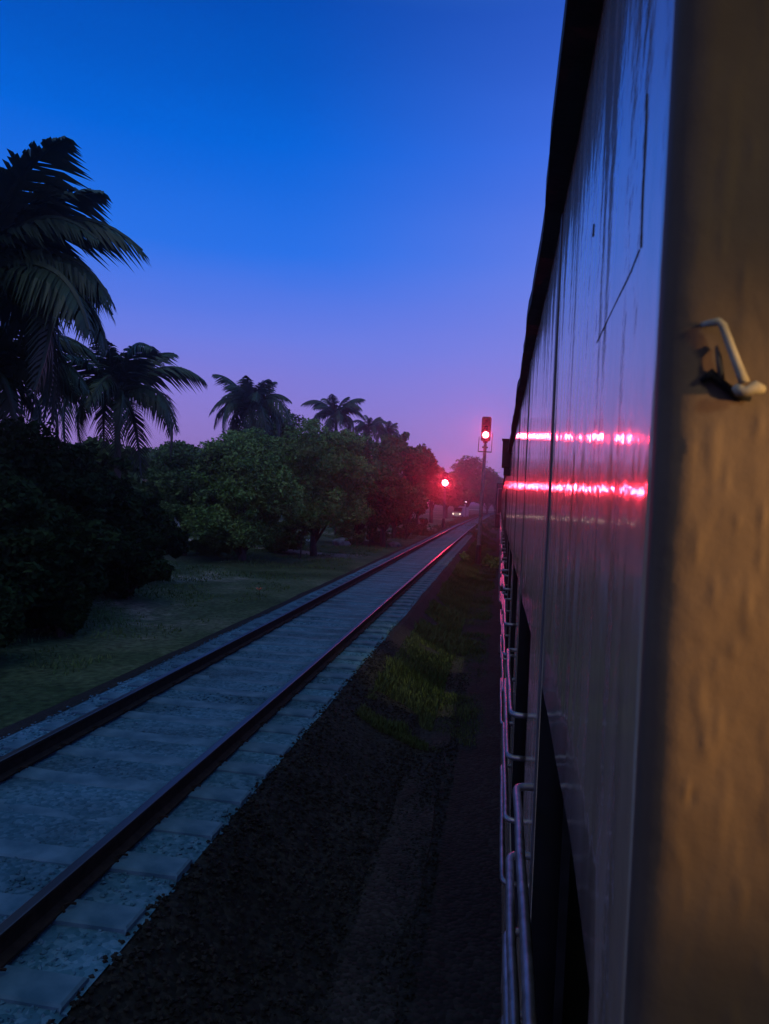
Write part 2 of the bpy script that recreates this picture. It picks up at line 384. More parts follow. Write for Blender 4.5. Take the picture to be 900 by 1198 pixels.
def make_coach(y0, y1, wins, doors, label, near=False):
    t = empty('passenger_coach', (0, 0, 0)); tag(t, label, 'train coach', 'coaches of the train on the right')
    cx = WX + 1.55
    holes = [(a, b, WZ0, WZ1) for a, b in wins] + [(a, b, .72, 3.05 if near and a < 0 else 2.72) for a, b in doors]
    side_wall('side_wall', y0, y1, holes, PAINT, t)
    fw = MB().box(2*cx-WX-.07, 2*cx-WX, y0, y1, ZB, ZT).build('far_side_wall', PAINT, t)
    MB().box(WX+.08, 2*cx-WX-.08, y0, y1, .62, .70).build('floor', UNDER, t)
    # end walls with a gangway opening
    for yy in (y0, y1-.06):
        mb = MB(); mb.box(WX+.075, cx-.4, yy, yy+.06, .71, ZT); mb.box(cx+.4, 2*cx-WX-.075, yy, yy+.06, .71, ZT); mb.box(cx-.4, cx+.4, yy, yy+.06, 2.65, ZT)
        mb.build('end_wall', PAINT, t)
        MB().box(cx-.38, cx+.38, yy-.2 if yy == y0 else yy+.065, yy-.005 if yy == y0 else yy+.26, .75, 2.6).build('gangway', RUBBER, t)
    # bulkheads each side of the vestibules
    for a, b in doors:
        mb = MB()
        if a - .5 > y0: mb.box(WX+.08, 2*cx-WX-.08, a-.34, a-.30, .71, ZT)
        if b + .5 < y1: mb.box(WX+.08, 2*cx-WX-.08, b+.30, b+.34, .71, ZT)
        mb.build('bulkhead', FRAMEM, t)
    # inner lining behind the windows
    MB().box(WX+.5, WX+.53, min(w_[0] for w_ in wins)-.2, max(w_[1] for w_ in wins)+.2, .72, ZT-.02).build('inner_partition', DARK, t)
    MB().box(WX+.08, 2*cx-WX-.08, y0+.06, y1-.06, ZT-.10, ZT-.06).build('ceiling', FRAMEM, t)
    # roof
    V = []; F = []; n = 14
    for yy in (y0, y1):
        for i in range(n+1):
            a = math.pi*i/n; V.append((cx - 1.53*math.cos(a), yy, ZT+.035 + .52*math.sin(a)**.8))
    for i in range(n): F.append([i, i+1, n+1+i+1, n+1+i])
    F += [list(range(n+1))[::-1], [n+1+i for i in range(n+1)], [0, n+1, 2*n+1, n][::-1]]
    rf = pyo('roof', V, F, ROOF, t, smooth=False)
    k = y0 + 2
    while k < y1 - 1:
        mb = MB().lathe([(.16, 0), (.16, .05), (.24, .06), (.22, .14), (.05, .18)], 14, Matrix.Translation((cx, k, ZT+.55)))
        mb.build('roof_vent', ROOF, t); k += 3.1
    # rain gutter: lumpy lip made of lengths
    V = []; F = []; yy = list(np.arange(y0+.0, y1, .11)) + [y1]; P = [(0, 0), (-1, .01), (-1, .045), (-.2, .05), (0, .05)]
    for q, y in enumerate(yy):
        o_ = .034 if y < 1.35 else (.031 if y < 2.6 else .028)
        o_ += .0045*nz(y, 1, 4, 2.2) + (.004 if int(y*1.3) % 2 else 0)
        for a, b in P: V.append((WX+flare(y)-.004 + a*o_ if a else WX+flare(y)-.004+.03, y, ZT-.012 + b*1.15 + .006*nz(y, 2, 1, 3)))
    n = len(P)
    for q in range(len(yy)-1):
        for i in range(n): F.append([q*n+i, q*n+(i+1)%n, (q+1)*n+(i+1)%n, (q+1)*n+i])
    F += [list(range(n)), [(len(yy)-1)*n+i for i in range(n)][::-1]]
    pyo('rain_gutter', V, F, GUT, t)
    # windows with guard rails
    for a, b in wins:
        mb = MB(); e = -.010; o0, o1 = WX+.05, WX+.066
        mb.box(o0, o1, a+.002, a+.014, WZ0+.002, WZ1-.002); mb.box(o0, o1, b-.014, b-.002, WZ0+.002, WZ1-.002); mb.box(o0, o1, a+.014, b-.014, WZ0+.002, WZ0+.014); mb.box(o0, o1, a+.014, b-.014, WZ1-.014, WZ1-.002)
        mb.box(WX+.072, WX+.09, (a+b)/2-.012, (a+b)/2+.012, WZ0, WZ1)
        f = mb.build('window', RUBBER, t)
        MB().box(WX+.34, WX+.36, a+.005, b-.005, WZ0+.005, WZ1-.005).build('shade_backing', DARK, f)  # near-black sheet set behind the opening, its colour stands for the unlit interior
        for dz in (.60, .74, .92, 1.09):
            z = CAMZ - dz + random.uniform(-.01, .01); xo = WX-.042 + random.uniform(-.004, .004); ya, yb = a+.07+random.uniform(-.01, .01), b+.12+random.uniform(-.01, .01)
            pts = [Vector((WX+.01, ya, z))] + arc_pts((WX, ya, z), (xo, ya, z), (xo, yb, z), .03) + \
                  [Vector((xo+random.uniform(-.002, .002), ya+(yb-ya)*q/6, z+random.uniform(-.003, .003))) for q in range(1, 6)] + \
                  arc_pts((xo, ya, z), (xo, yb, z), (WX, yb, z), .03) + [Vector((WX+.01, yb, z))]
            MB().tube(pts, .0085, 8)  .build('guard_rail', STEEL, f, smooth=True)
        # vertical tie
        # seam strip above and beside the window
        MB().box(WX-.0045, WX+.01, b+.028, b+.060, ZB+.05, ZT-.02).build('seam_strip', FRAMEM, t)
    # doors: step, handrails, door jamb
    for i, (a, b) in enumerate(doors):
        if near and i == 0: continue
        for yy in (a-.09, b+.09):
            z0, z1 = 1.0, 1.9
            pts = [Vector((WX+.01, yy, z0))] + arc_pts((WX, yy, z0), (WX-.05, yy, z0), (WX-.05, yy, z1), .03) + arc_pts((WX-.05, yy, z0), (WX-.05, yy, z1), (WX, yy, z1), .03) + [Vector((WX+.01, yy, z1))]
            MB().tube(pts, .009, 8).build('handrail', STEEL, t, smooth=True)
        MB().box(WX-.02, WX+.3, a, b, .18, .21).box(WX, WX+.03, a, a+.03, .21, .62).box(WX, WX+.03, b-.03, b, .21, .62).build('footstep', UNDER, t)
        lp = MB().lathe([(.02, 0), (.09, .01), (.10, .05), (.06, .09)], 14, Matrix.Translation((WX+1.0, (a+b)/2, ZT-.19)))
        lp.build('vestibule_lamp', LAMPG, t, smooth=True)
        warm_spot(t, (WX+.95, (a+b)/2, ZT-.24), (-1.05, (a+b)/2+.3, -.8), 260, 48, 1.0, (1, .92, .45))
    # underframe and bogies
    MB().box(WX+.12, 2*cx-WX-.12, y0+.1, y1-.1, .38, .60).build('underframe', UNDER, t)
    for yc in (y0+2.4, y1-2.4):
        bo = MB().box(cx-1.05, cx-.95, yc-1.5, yc+1.5, -.12, .12).box(cx+.95, cx+1.05, yc-1.5, yc+1.5, -.12, .12).box(cx-.9, cx+.9, yc-.2, yc+.2, -.05, .36).build('bogie', UNDER, t)
        for q in (-1.0, 1.0):
            for s in (-1, 1):
                mx = Matrix.Translation((cx+s*.838, yc+q, -.05)) @ Matrix.Rotation(R(90), 4, 'Y')
                MB().lathe([(.1, -.08), (.12, -.06), (.42, -.05), (.45, -.04), (.45, .05), (.40, .06), (.12, .04), (.1, .07)], 24, mx).build('wheel', UNDER, bo)
    return t

P0 = .56
wins1 = [(P0 + 1.53*k, P0 + .92 + 1.53*k) for k in range(7)]
c1 = make_coach(-1.7, 13.1, wins1, [(-.45, JY+.02), (11.35, 12.15)], 'nearest coach with glossy dented side reflecting the red signals and rows of window bars', near=True)
def wins_from(y, n): return [(y + 1.53*k, y + .92 + 1.53*k) for k in range(n)]
c2 = make_coach(13.7, 32.6, wins_from(16.1, 9), [(14.3, 15.1), (31.0, 31.8)], 'second coach ahead, its barred windows shrinking behind the nearest coach')
c3 = make_coach(33.2, 52.1, wins_from(35.6, 9), [(33.9, 34.7), (50.6, 51.4)], 'farthest coach, just behind the dark boxy locomotive')

# box sticking out under the gutter of the nearest coach
p = pxX(599, 535, WX-.02)
eb = MB(); y = 8.7
eb.box(WX-.10, WX+.0, y, y+.18, CAMZ+.42, CAMZ+.74); eb.box(WX-.075, WX+.0, y+.01, y+.17, CAMZ+.33, CAMZ+.42); eb.box(WX-.11, WX+.0, y-.01, y+.19, CAMZ+.74, CAMZ+.755)
eb.build('equipment_box', GUT, c1, bevel=.006)

# near door jamb, thick old paint, lit from the vestibule
def jamb():
    zs = np.arange(.75, 3.05, .003); r = .014; xw = WX + flare(JY+.02)
    sc = JY/865
    runs = [(px(a, b, JY), w_*sc/2, h_*sc/2, am) for a, b, w_, h_, am in ((806,528,9,26,1), (803,552,7,12,.8), (862,612,6,12,.6), (892,605,7,26,1), (812,754,16,8,-.8), (808,932,10,14,-1), (803,925,8,20,1), (888,498,10,24,.8), (835,690,9,30,.5), (858,760,12,20,.5), (840,850,10,34,.6), (875,700,9,30,.5), (820,800,12,30,.5), (830,880,14,24,.6), (850,560,8,30,.5), (870,330,10,40,.5), (890,650,9,30,.6), (822,870,8,22,.7), (845,280,8,40,.5), (880,180,10,30,.5), (860,1000,12,30,.4), (800,1050,10,40,.4), (815,640,9,40,.5), (838,780,10,14,.6))]
    prof = [(xw+.003, JY+.028), (xw-.0015, JY+.020)]
    for i in range(9):
        a = R(90*i/8); prof.append((xw-.0015 + r - r*math.cos(a), JY+.012 - (r-.002)*math.sin(a)))
    for i in range(1, 62): prof.append((xw-.0015+r + (i*.0013 if i < 50 else .0637 + (i-49)*.009), JY))
    V = []; F = []; n = len(prof)
    for z in zs:
        for k, (x, y) in enumerate(prof):
            f = min(1, max(0, (k-4)/6))
            d = f*(.0013*nz(x*1, z*.6, 3, 22) + .0004*nz(x, z, 8, 85) + .0016*max(0, nz(x*1.6, z*.6, 12, 60)-.15)) + .001*nz(1, z, 4, 3)
            if k > 8 and k < 60:
                for c_, w_, h_, am in runs:
                    if abs(z-c_.z) > 2.5*h_: continue
                    e_ = ((x-c_.x)/w_)**2 + ((z-c_.z)/h_)**2
                    if e_ < 6: d += .0011*am*math.exp(-e_)
            V.append((x, y - d, z))
    for j in range(len(zs)-1):
        for i in range(n-1): F.append([j*n+i, j*n+i+1, (j+1)*n+i+1, (j+1)*n+i])
    return pyo('door_jamb', V, F, JAMB, c1, smooth=True)
jb = jamb()
# latch hook
la = empty('latch_hook'); la.parent = c1
LP = mat('latch_old_paint', (.20, .18, .11), .7, .2, noise_s=90, base2=(.38, .34, .22), bump=.4, bump_s=150, bdist=.001)
def q(x, y, o=.008): return px(x, y, JY - o)
k_ = .56
pts = [q(822, 380, .001), q(831, 378, .006), q(841, 376), q(846, 381), q(850, 392), q(856, 408), q(862, 424), q(867, 437), q(871, 448)]
MB().tube(pts, [k_*a for a in (.0022, .0026, .003, .0031, .0031, .0032, .0034, .0036, .004)], 10).build('hook_rod', LP, la, smooth=True)
MB().tube([q(860, 452, .010), q(865, 457, .011), q(874, 458, .012), q(884, 453, .012), q(892, 456, .010)], [k_*a for a in (.0028, .0044, .0036, .0048, .0036)], 10).build('hook_eye', LP, la, smooth=True)
MB().tube([q(839, 406, .002), q(841, 420, .005), q(843, 434, .005), q(846, 449, .002)], [k_*a for a in (.0016, .0024, .0026, .0018)], 8).build('staple', JAMB, la, smooth=True)
c = [q(820, 446, .002), q(832, 437, .0025), q(846, 449, .0025), q(862, 462, .0025), q(878, 467, .002)]
MB().tube(c, [k_*a for a in (.002, .0042, .003, .004, .002)], 8).build('keeper_slot', DARK, la, smooth=True)

# scratches and a chip on the glossy side
def on_wall(x, y):
    X_ = WX
    for _ in range(12): p = pxX(x, y, X_); X_ = WX + wall_x(p.y, p.z) - .0002
    return pxX(x, y, X_)
def scratch(pp, r=.0004):
    MB().tube([on_wall(x, y) for x, y in pp], r, 5).build('scratch', GUT, c1)
scratch([(757, 110), (755, 170), (752, 230), (750, 290)], .0006)
scratch([(748, 292), (738, 318), (725, 345), (712, 372), (698, 401)], .0004)
scratch([(695, 262), (694, 277)], .0010)

# vestibule lamp that lights the jamb of the nearest doorway
MB().lathe([(.02, 0), (.05, .01), (.055, .05), (.03, .08)], 14, Matrix.Translation((WX+.98, .02, CAMZ+.10)) @ Matrix.Rotation(R(-90), 4, 'Y')).build('vestibule_lamp', LAMPG, c1, smooth=True)
warm_spot(c1, (WX+.66, .0, CAMZ+.02), (WX+.08, JY, CAMZ-.035), 50, 26, 1.0, (1, .52, .20), .02)
warm_spot(c1, (WX+.62, -.30, CAMZ+.35), (WX+.08, JY, CAMZ-.10), 11.0, 85, 1.0, (1, .88, .62), .06)  # added fill lamp with no fixture, lifts the dimmer parts of the jamb

# ------------------------------------------------------------------ locomotive
lo = empty('locomotive', (0, 0, 0)); tag(lo, 'dark boxy locomotive sticking out at the head of the train beside the far track', 'locomotive')
LOCO = mat('loco_paint', (.018, .015, .02), .5, .4, noise_s=2, base2=(.05, .03, .035))
MB().box(-.28, 3.2, 52.9, 54.9, .75, 3.95).build('cab', LOCO, lo, bevel=.08)
MB().box(.25, 3.05, 54.95, 65.5, .75, 3.45).build('engine_hood', LOCO, lo, bevel=.1)
MB().box(-.15, 3.3, 65.55, 68.0, .75, 3.95).build('cab', LOCO, lo, bevel=.08)
mb = MB().box(-.30, -.26, 53.2, 53.9, 2.35, 3.2).box(-.30, -.26, 54.1, 54.7, 2.35, 3.2)
mb.build('cab_window', mat('cab_glass', (.02, .02, .03), .08, .6, noise_s=2, base2=(.03, .03, .04)), lo)
MB().tube([(-.32, 52.95, 1.0), (-.34, 52.95, 1.2), (-.34, 52.95, 3.6), (-.30, 52.95, 3.7)], .03, 8).build('handrail', STEEL, lo)
fr = MB(); 
for (a, b, c_, d) in ((-.2, .3, 1.7, 1.76), (-.2, .3, 3.5, 3.56), (-.2, -.14, 1.76, 3.5), (.24, .3, 1.76, 3.5)): fr.box(a, b, 52.86, 52.898, c_, d)
fr.build('cab_door_frame', STEEL, lo)
MB().box(.1, 3.2, 52.9, 68, .35, .745).build('underframe', UNDER, lo)
for yc in (56, 65):
    bo = MB().box(.55, .65, yc-1.9, yc+1.9, -.15, .2).box(2.65, 2.75, yc-1.9, yc+1.9, -.15, .2).box(.7, 2.6, yc-.3, yc+.3, -.1, .34).build('bogie', UNDER, lo)
    for q_ in (-1.4, 0, 1.4):
        for s in (-1, 1):
            mx = Matrix.Translation((1.65+s*.838, yc+q_, -.02)) @ Matrix.Rotation(R(90), 4, 'Y')
            MB().lathe([(.1, -.08), (.45, -.05), (.48, .04), (.1, .07)], 22, mx).build('wheel', UNDER, bo)

# ------------------------------------------------------------------ signals
POLE = mat('signal_post_paint', (.09, .095, .105), .6, .3, noise_s=5, base2=(.17, .175, .19))
SBLACK = mat('signal_black', (.02, .018, .02), .6, .3, noise_s=10, base2=(.03, .03, .03))
LENS = mat('red_lens', (.4, .01, .01), .3, .5, emit=(1, .05, .07), es=230)
def signal(label, base, lamp, scale, power, ladder=True, spot=17, LR=.17):
    base = Vector(base); lamp = Vector(lamp)
    t = empty('railway_signal', base); tag(t, label, 'railway signal', 'red signals beside the track')
    H = lamp.z - base.z; k = scale
    g = gh(base.x, base.y) - base.z
    MB().box(-.24*k, .24*k, -.24*k, .24*k, g-.1, g+.18).build('base', mat('signal_foot', (.04, .04, .04), .9, .1, noise_s=8, base2=(.07, .07, .07)), t, bevel=.02)
    MB().lathe([(.14*k, g+.15), (.14*k, g+1.1), (.10*k, g+1.14)], 14).build('post_sleeve', SBLACK, t, smooth=False)
    MB().lathe([(.10*k, g+1.1), (.09*k, H*.55), (.08*k, H-.45*k)], 14).lathe([(.095*k, H*.52), (.095*k, H*.52+.06)], 14).build('post', POLE, t, smooth=False)
    # head: tall dark housing, rounded top, three aspects with hoods
    hw, hd = max(.24, LR+.02)*k, .12*k; z0, z1 = H-.30*k, H+.92*k
    V = []; F = []; n = 18
    outl = [(-hw, z0+.05*k), (-hw*.8, z0), (hw*.8, z0), (hw, z0+.05*k), (hw, z1-.07*k), (hw*.75, z1), (-hw*.75, z1), (-hw, z1-.07*k)]
    for yy in (-hd, hd): V += [(x, yy, z) for x, z in outl]
    m_ = len(outl); F = [list(range(m_)), [m_+i for i in range(m_)][::-1]] + [[i, i+m_, (i+1) % m_+m_, (i+1) % m_] for i in range(m_)]
    pyo('signal_head', V, F, SBLACK, t)
    for i, zc in enumerate((H, H+.36*k, H+.68*k)):
        hr = LR + .015 if i == 0 else .118
        mx = Matrix.Translation((0, -hd-.001, zc)) @ Matrix.Rotation(R(90), 4, 'X')
        if i == 0: MB().lathe([(LR*k, 0), (LR*.95*k, .03*k), (LR*.6*k, .06*k)], 18, mx).build('lamp_lens', LENS, t, smooth=True)
        else: MB().lathe([(.098*k, 0), (.09*k, .02*k), (.05*k, .03*k)], 18, mx).build('lamp_lens', RUBBER, t, smooth=True)
        V = []; F = []; nn = 12
        for q_ in range(nn+1):
            a = R(10 + 160*q_/nn)
            V += [(hr*k*math.cos(a), -hd, zc+hr*k*math.sin(a)), (hr*k*math.cos(a), -hd-.20*k*math.sin(a)**.5, zc+hr*k*math.sin(a))]
        for q_ in range(nn): F.append([2*q_, 2*q_+1, 2*q_+3, 2*q_+2])
        h = pyo('lamp_hood', V, F, SBLACK, t); s = h.modifiers.new('s', 'SOLIDIFY'); s.thickness = .008
    # neck bracket
    MB().box(-.12*k, .12*k, -.06*k, .06*k, H-.40*k, H-.302*k).box(-.05*k, .05*k, -.05*k, .05*k, H-.58*k, H-.402*k).box(-.15*k, .15*k, -.03*k, .03*k, H-.66*k, H-.585*k).build('bracket', SBLACK, t)
    if ladder:
        mb = MB(); x0, x1 = -.33*k, .33*k; zb = H-.86*k
        mb.tube([(x0, 0, H-.1*k), (x0, 0, zb), (x0, -.3*k, zb)], .018*k, 6)
        mb.tube([(x1, 0, H+.12*k), (x1, 0, zb), (x1, -.3*k, zb)], .018*k, 6)
        mb.tube([(x0, 0, zb), (x1, 0, zb)], .018*k, 6); mb.tube([(x0, -.3*k, zb), (x1, -.3*k, zb)], .018*k, 6)
        mb.tube([(x0, -.3*k, zb), (x0, -.3*k, zb+.45*k)], .015*k, 6)
        mb.tube([(-.06*k, 0, zb), (x0, 0, zb)], .02*k, 6)
        mb.build('cage', SBLACK, t)
    l = bpy.data.lights.new('signal_lamp', 'SPOT'); l.energy = power; l.color = (1, .015, .05); l.spot_size = R(spot); l.spot_blend = 1; l.shadow_soft_size = .09*k
    o = bpy.data.objects.new('signal_lamp', l); COL.objects.link(o); o.parent = t; o.location = (0, -hd-.26*k, H)
    o.rotation_euler = (Vector((0, 0, CAMZ)) - (base + Vector((0, -hd, H)))).to_track_quat('-Z', 'Y').to_euler()
    return t
d1 = 38.0; l1 = px(568.5, 509, d1); b1 = px(559, 657, d1); b1.z = gh(b1.x, d1)
s1 = signal('tall red signal standing between the empty track and the train', (b1.x, d1, b1.z), l1, 1.0, 700, LR=.145)
s1.rotation_euler.y = R(1.0); 
d2 = 74.0; l2 = px(521, 565, d2); b2 = px(519.5, 617, d2); b2.z = gh(b2.x, d2)
signal('shorter red signal beyond the empty track in front of the dark trees', (l2.x, d2, b2.z), l2, 1.1, 2800, LR=.26)

# ------------------------------------------------------------------ vegetation
def leaf_mesh(name, pts, size, m, parent, aspect=1.9, droop=.3):
    n = len(pts); P = np.asarray(pts)
    a = rng.normal(size=(n, 3)); a[:, 2] = a[:, 2]*.6 - droop; a /= np.linalg.norm(a, axis=1)[:, None]
    b = np.cross(a, rng.normal(size=(n, 3))); b /= np.linalg.norm(b, axis=1)[:, None]
    s = size * rng.uniform(.6, 1.4, (n, 1)); L = a*s*aspect*.5; W = b*s*.5
    V = np.empty((n, 4, 3)); V[:, 0] = P-L; V[:, 1] = P+W; V[:, 2] = P+L; V[:, 3] = P-W
    me = bpy.data.meshes.new(name); me.vertices.add(n*4); me.vertices.foreach_set('co', V.ravel())
    me.loops.add(n*4); me.loops.foreach_set('vertex_index', np.arange(n*4, dtype=np.int32))
    me.polygons.add(n); me.polygons.foreach_set('loop_start', np.arange(0, n*4, 4, dtype=np.int32)); me.polygons.foreach_set('loop_total', np.full(n, 4, dtype=np.int32))
    me.update(calc_edges=True); me.validate()
    return link(name, me, m, parent)
def clump_points(clumps, n):
    vol = np.array([c[3]*c[4]*c[5] for c in clumps])**.95; cnt = (n*vol/vol.sum()).astype(int); out = []
    for c, k in zip(clumps, cnt):
        d = rng.normal(size=(k, 3)); d /= np.linalg.norm(d, axis=1)[:, None]
        r = rng.uniform(0, 1, (k, 1))**.42
        r *= 1 + .18*np.sin(d[:, :1]*7+c[0]*3) * np.cos(d[:, 2:3]*6+c[1]*5)
        out.append(np.array(c[:3]) + d*r*np.array(c[3:6]))
    return np.concatenate(out)
def broad_tree(name, label, loc, h, rx, crown_lo, n=9000, size=.16, m=1, group=None, seed=0, trunk_r=.14, nclump=26, sparse=False, ry=None):
    rs = random.Random(seed+101)
    x, y = loc; z = gh(x, y)
    t = empty(name, (x, y, z)); tag(t, label, 'tree' if name != 'shrub' else 'shrub', group)
    ry = ry or rx; clumps = []; cz = (h+crown_lo)/2; hz = (h-crown_lo)/2
    for k in range(nclump):
        u = rs.uniform(-1, 1); th = rs.uniform(0, 6.283); rr = math.sqrt(1-u*u)*rs.uniform(.35, .85)
        s = rs.uniform(.22, .42) * (.75 if sparse else 1)
        e1, e2 = rs.uniform(.7, 1.35), rs.uniform(.7, 1.3); gx = rs.uniform(.75, 1.25)
        clumps.append((rr*math.cos(th)*rx*gx, rr*math.sin(th)*ry*gx, cz + u*hz*.8, rx*s*e1, ry*s*e2, max(.25, hz*s*.75*rs.uniform(.7, 1.2))))
    if not sparse: clumps.append((0, 0, cz, rx*.55, ry*.55, hz*.6))
    for k in range(nclump):      # stray sprigs along the outline
        u = rs.uniform(-.6, 1); th = rs.uniform(0, 6.283); rr = math.sqrt(1-u*u)
        q_ = rs.uniform(.06, .13); clumps.append((rr*math.cos(th)*rx*rs.uniform(.75, .95), rr*math.sin(th)*ry*rs.uniform(.75, .95), cz + u*hz*.86, rx*q_*1.3, ry*q_*1.3, hz*q_*.8))
    mb = MB(); top = Vector((rs.uniform(-.1, .1)*rx, 0, crown_lo + hz*.9))
    mb.tube([(0, 0, -.2), (rs.uniform(-.1, .1), 0, crown_lo*.5), top*.7+Vector((0, 0, .2)), top], [trunk_r*1.25, trunk_r, trunk_r*.7, trunk_r*.3], 9)
    for c in clumps[:nclump:2]:
        s0 = Vector((0, 0, crown_lo*rs.uniform(.55, 1.1))); e = Vector(c[:3])
        mid = s0.lerp(e, .5) + Vector((0, 0, .15*h*rs.uniform(-.3, .6)))
        mb.tube([s0, mid, e], [trunk_r*.5, trunk_r*.28, trunk_r*.08], 6)
    mb.build('trunk', BARK, t, smooth=True)
    leaf_mesh('crown', clump_points(clumps, n), size, LEAF[m], t)
    return t
def frond_mesh(L, droop, seed, nl=46, lw=.035, ll=.62):
    rs = random.Random(seed); V = []; F = []; pts = []
    for i in range(15):
        s = i/14; pts.append(Vector((L*s*(1-.22*droop*s*s), 0, L*(.42*s - droop*.78*s*s*s - .1*s*s))))
    mb = MB(); mb.tube(pts, [.035*(1-.85*i/14)+.004 for i in range(15)], 5)
    V, F = mb.V, mb.F
    for i in range(nl):
        s = .14 + .86*i/(nl-1); k = s*14; a = int(min(13, k)); p = pts[a].lerp(pts[a+1], k-a) if a < 14 else pts[14]
        tan = (pts[min(14, a+1)] - pts[a]).normalized()
        ln = ll*(math.sin(math.pi*min(1, (s*.86+.12)))**.6)*rs.uniform(.8, 1.1)
        for sd in (-1, 1):
            if rs.random() < .06: continue
            out = (Vector((0, sd, 0)) * .8 + tan*.62 + Vector((0, 0, -.25 - .35*rs.random()))).normalized()
            p1 = p + out*ln*.55; p2 = p + out*ln + Vector((0, 0, -.35*ln*rs.uniform(.6, 1.3)))
            wv = tan*lw; i0 = len(V)
            V += [tuple(p-wv*.5), tuple(p+wv*.5), tuple(p1+wv*.6), tuple(p1-wv*.6), tuple(p2)]
            F += [[i0, i0+1, i0+2, i0+3], [i0+3, i0+2, i0+4]]
    me = bpy.data.meshes.new('frond'); me.from_pydata(V, [], F); me.update(); me.materials.append(LEAF[3]); return me
FR = [frond_mesh(1.0, d, i*7+3, nl, .022, .30) for i, (d, nl) in enumerate(((.35, 44), (.6, 46), (.85, 44), (1.15, 42)))]
def palm(label, crown, L, nf=20, seed=0, lean=(.3, .0), tr=.14, extra=None):
    rs = random.Random(seed); crown = Vector(crown); bx, by = crown.x+lean[0], crown.y+lean[1]; z = gh(bx, by)
    t = empty('palm_tree', (bx, by, z)); tag(t, label, 'palm tree', 'coconut palms above the trees on the left')
    c = crown - Vector((bx, by, z)); pts = []; 
    for i in range(12):
        s = i/11; pts.append(Vector((c.x*s**1.6, c.y*s**1.6, -.2 + (c.z+.2)*s)))
    MB().tube(pts, [tr*(1.35-.5*min(1, i/3)*1) * (1-.25*i/11) for i in range(12)], 10).build('trunk', BARK, t, smooth=True)
    mb = MB()
    for k in range(7):
        a = rs.uniform(0, 6.28); mb.lathe([(.02, -.1), (.09, -.06), (.11, 0), (.08, .07), (.02, .1)], 8, Matrix.Translation(c + Vector((.2*math.cos(a), .2*math.sin(a), -.22-.1*rs.random()))))
    mb.build('coconut_cluster', BARK, t, smooth=True)
    specs = []
    for k in range(nf):
        tt = k/(nf-1); az = k*2.399 + rs.uniform(-.25, .25); el = 1.15 - 1.75*tt + rs.uniform(-.12, .12)
        specs.append((az, el, 0 if tt < .25 else 1 if tt < .5 else 2 if tt < .75 else 3, L*rs.uniform(.85, 1.12)*(.8 if tt < .15 else 1)))
    if extra: specs += extra
    for az, el, mi, ln in specs:
        o = bpy.data.objects.new('frond', FR[mi]); COL.objects.link(o); o.parent = t; o.location = c
        o.rotation_euler = (Matrix.Rotation(az, 3, 'Z') @ Matrix.Rotation(-el*.75, 3, 'Y') @ Matrix.Rotation(rs.uniform(-.3, .3), 3, 'X')).to_euler(); o.scale = (ln, ln, ln)
    return t
# palms, from the nearest outwards
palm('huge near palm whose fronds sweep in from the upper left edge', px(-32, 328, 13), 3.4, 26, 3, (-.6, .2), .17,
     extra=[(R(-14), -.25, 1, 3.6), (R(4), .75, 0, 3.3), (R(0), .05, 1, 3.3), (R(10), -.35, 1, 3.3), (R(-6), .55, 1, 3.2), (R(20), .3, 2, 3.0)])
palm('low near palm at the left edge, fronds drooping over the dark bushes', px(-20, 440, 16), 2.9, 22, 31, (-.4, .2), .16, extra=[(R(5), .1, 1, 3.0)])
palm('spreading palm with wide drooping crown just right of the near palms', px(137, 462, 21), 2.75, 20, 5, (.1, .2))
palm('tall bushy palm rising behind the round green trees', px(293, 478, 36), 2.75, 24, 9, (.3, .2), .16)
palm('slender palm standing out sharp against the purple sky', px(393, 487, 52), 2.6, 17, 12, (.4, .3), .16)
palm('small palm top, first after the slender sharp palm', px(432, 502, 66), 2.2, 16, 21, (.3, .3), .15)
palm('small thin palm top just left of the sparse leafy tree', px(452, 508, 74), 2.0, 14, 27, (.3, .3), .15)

def at(x, Y): v = px(x, 640, Y); return (v.x, Y)
TG = 'trees along the left of the track'
def topz(x, y, Y): return px(x, y, Y).z - gh(*at(x, Y))
trees = [
 # name, label, px x, Y, top px y, radius m, crown low, n, size, mat, sparse
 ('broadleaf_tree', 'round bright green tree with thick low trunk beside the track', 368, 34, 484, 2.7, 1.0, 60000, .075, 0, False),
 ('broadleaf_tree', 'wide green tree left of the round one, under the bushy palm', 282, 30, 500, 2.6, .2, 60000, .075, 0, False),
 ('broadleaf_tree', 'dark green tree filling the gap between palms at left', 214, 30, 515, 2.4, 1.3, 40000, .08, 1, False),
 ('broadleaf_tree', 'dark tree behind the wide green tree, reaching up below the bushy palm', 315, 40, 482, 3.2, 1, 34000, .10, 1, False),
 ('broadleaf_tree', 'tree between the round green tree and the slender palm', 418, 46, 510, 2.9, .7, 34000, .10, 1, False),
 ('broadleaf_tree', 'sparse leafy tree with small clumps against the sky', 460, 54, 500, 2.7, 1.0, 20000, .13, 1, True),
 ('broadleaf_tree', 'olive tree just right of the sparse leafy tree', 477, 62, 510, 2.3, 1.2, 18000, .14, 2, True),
 ('broadleaf_tree', 'brownish tree left of the shorter signal, lit slightly red', 487, 72, 526, 1.9, 1.6, 9000, .2, 2, False),
 ('broadleaf_tree', 'low tree in front of the sparse one, trunks bare below', 448, 44, 552, 2.1, 1.2, 20000, .10, 2, False),
]
for i, (nm, lb, x, Y, ty, rr, cl, n, sz, m_, sp) in enumerate(trees):
    broad_tree(nm, lb, at(x, Y), topz(x, ty, Y), rr, cl, n, sz, m_, TG, i, .16, 26, sp)
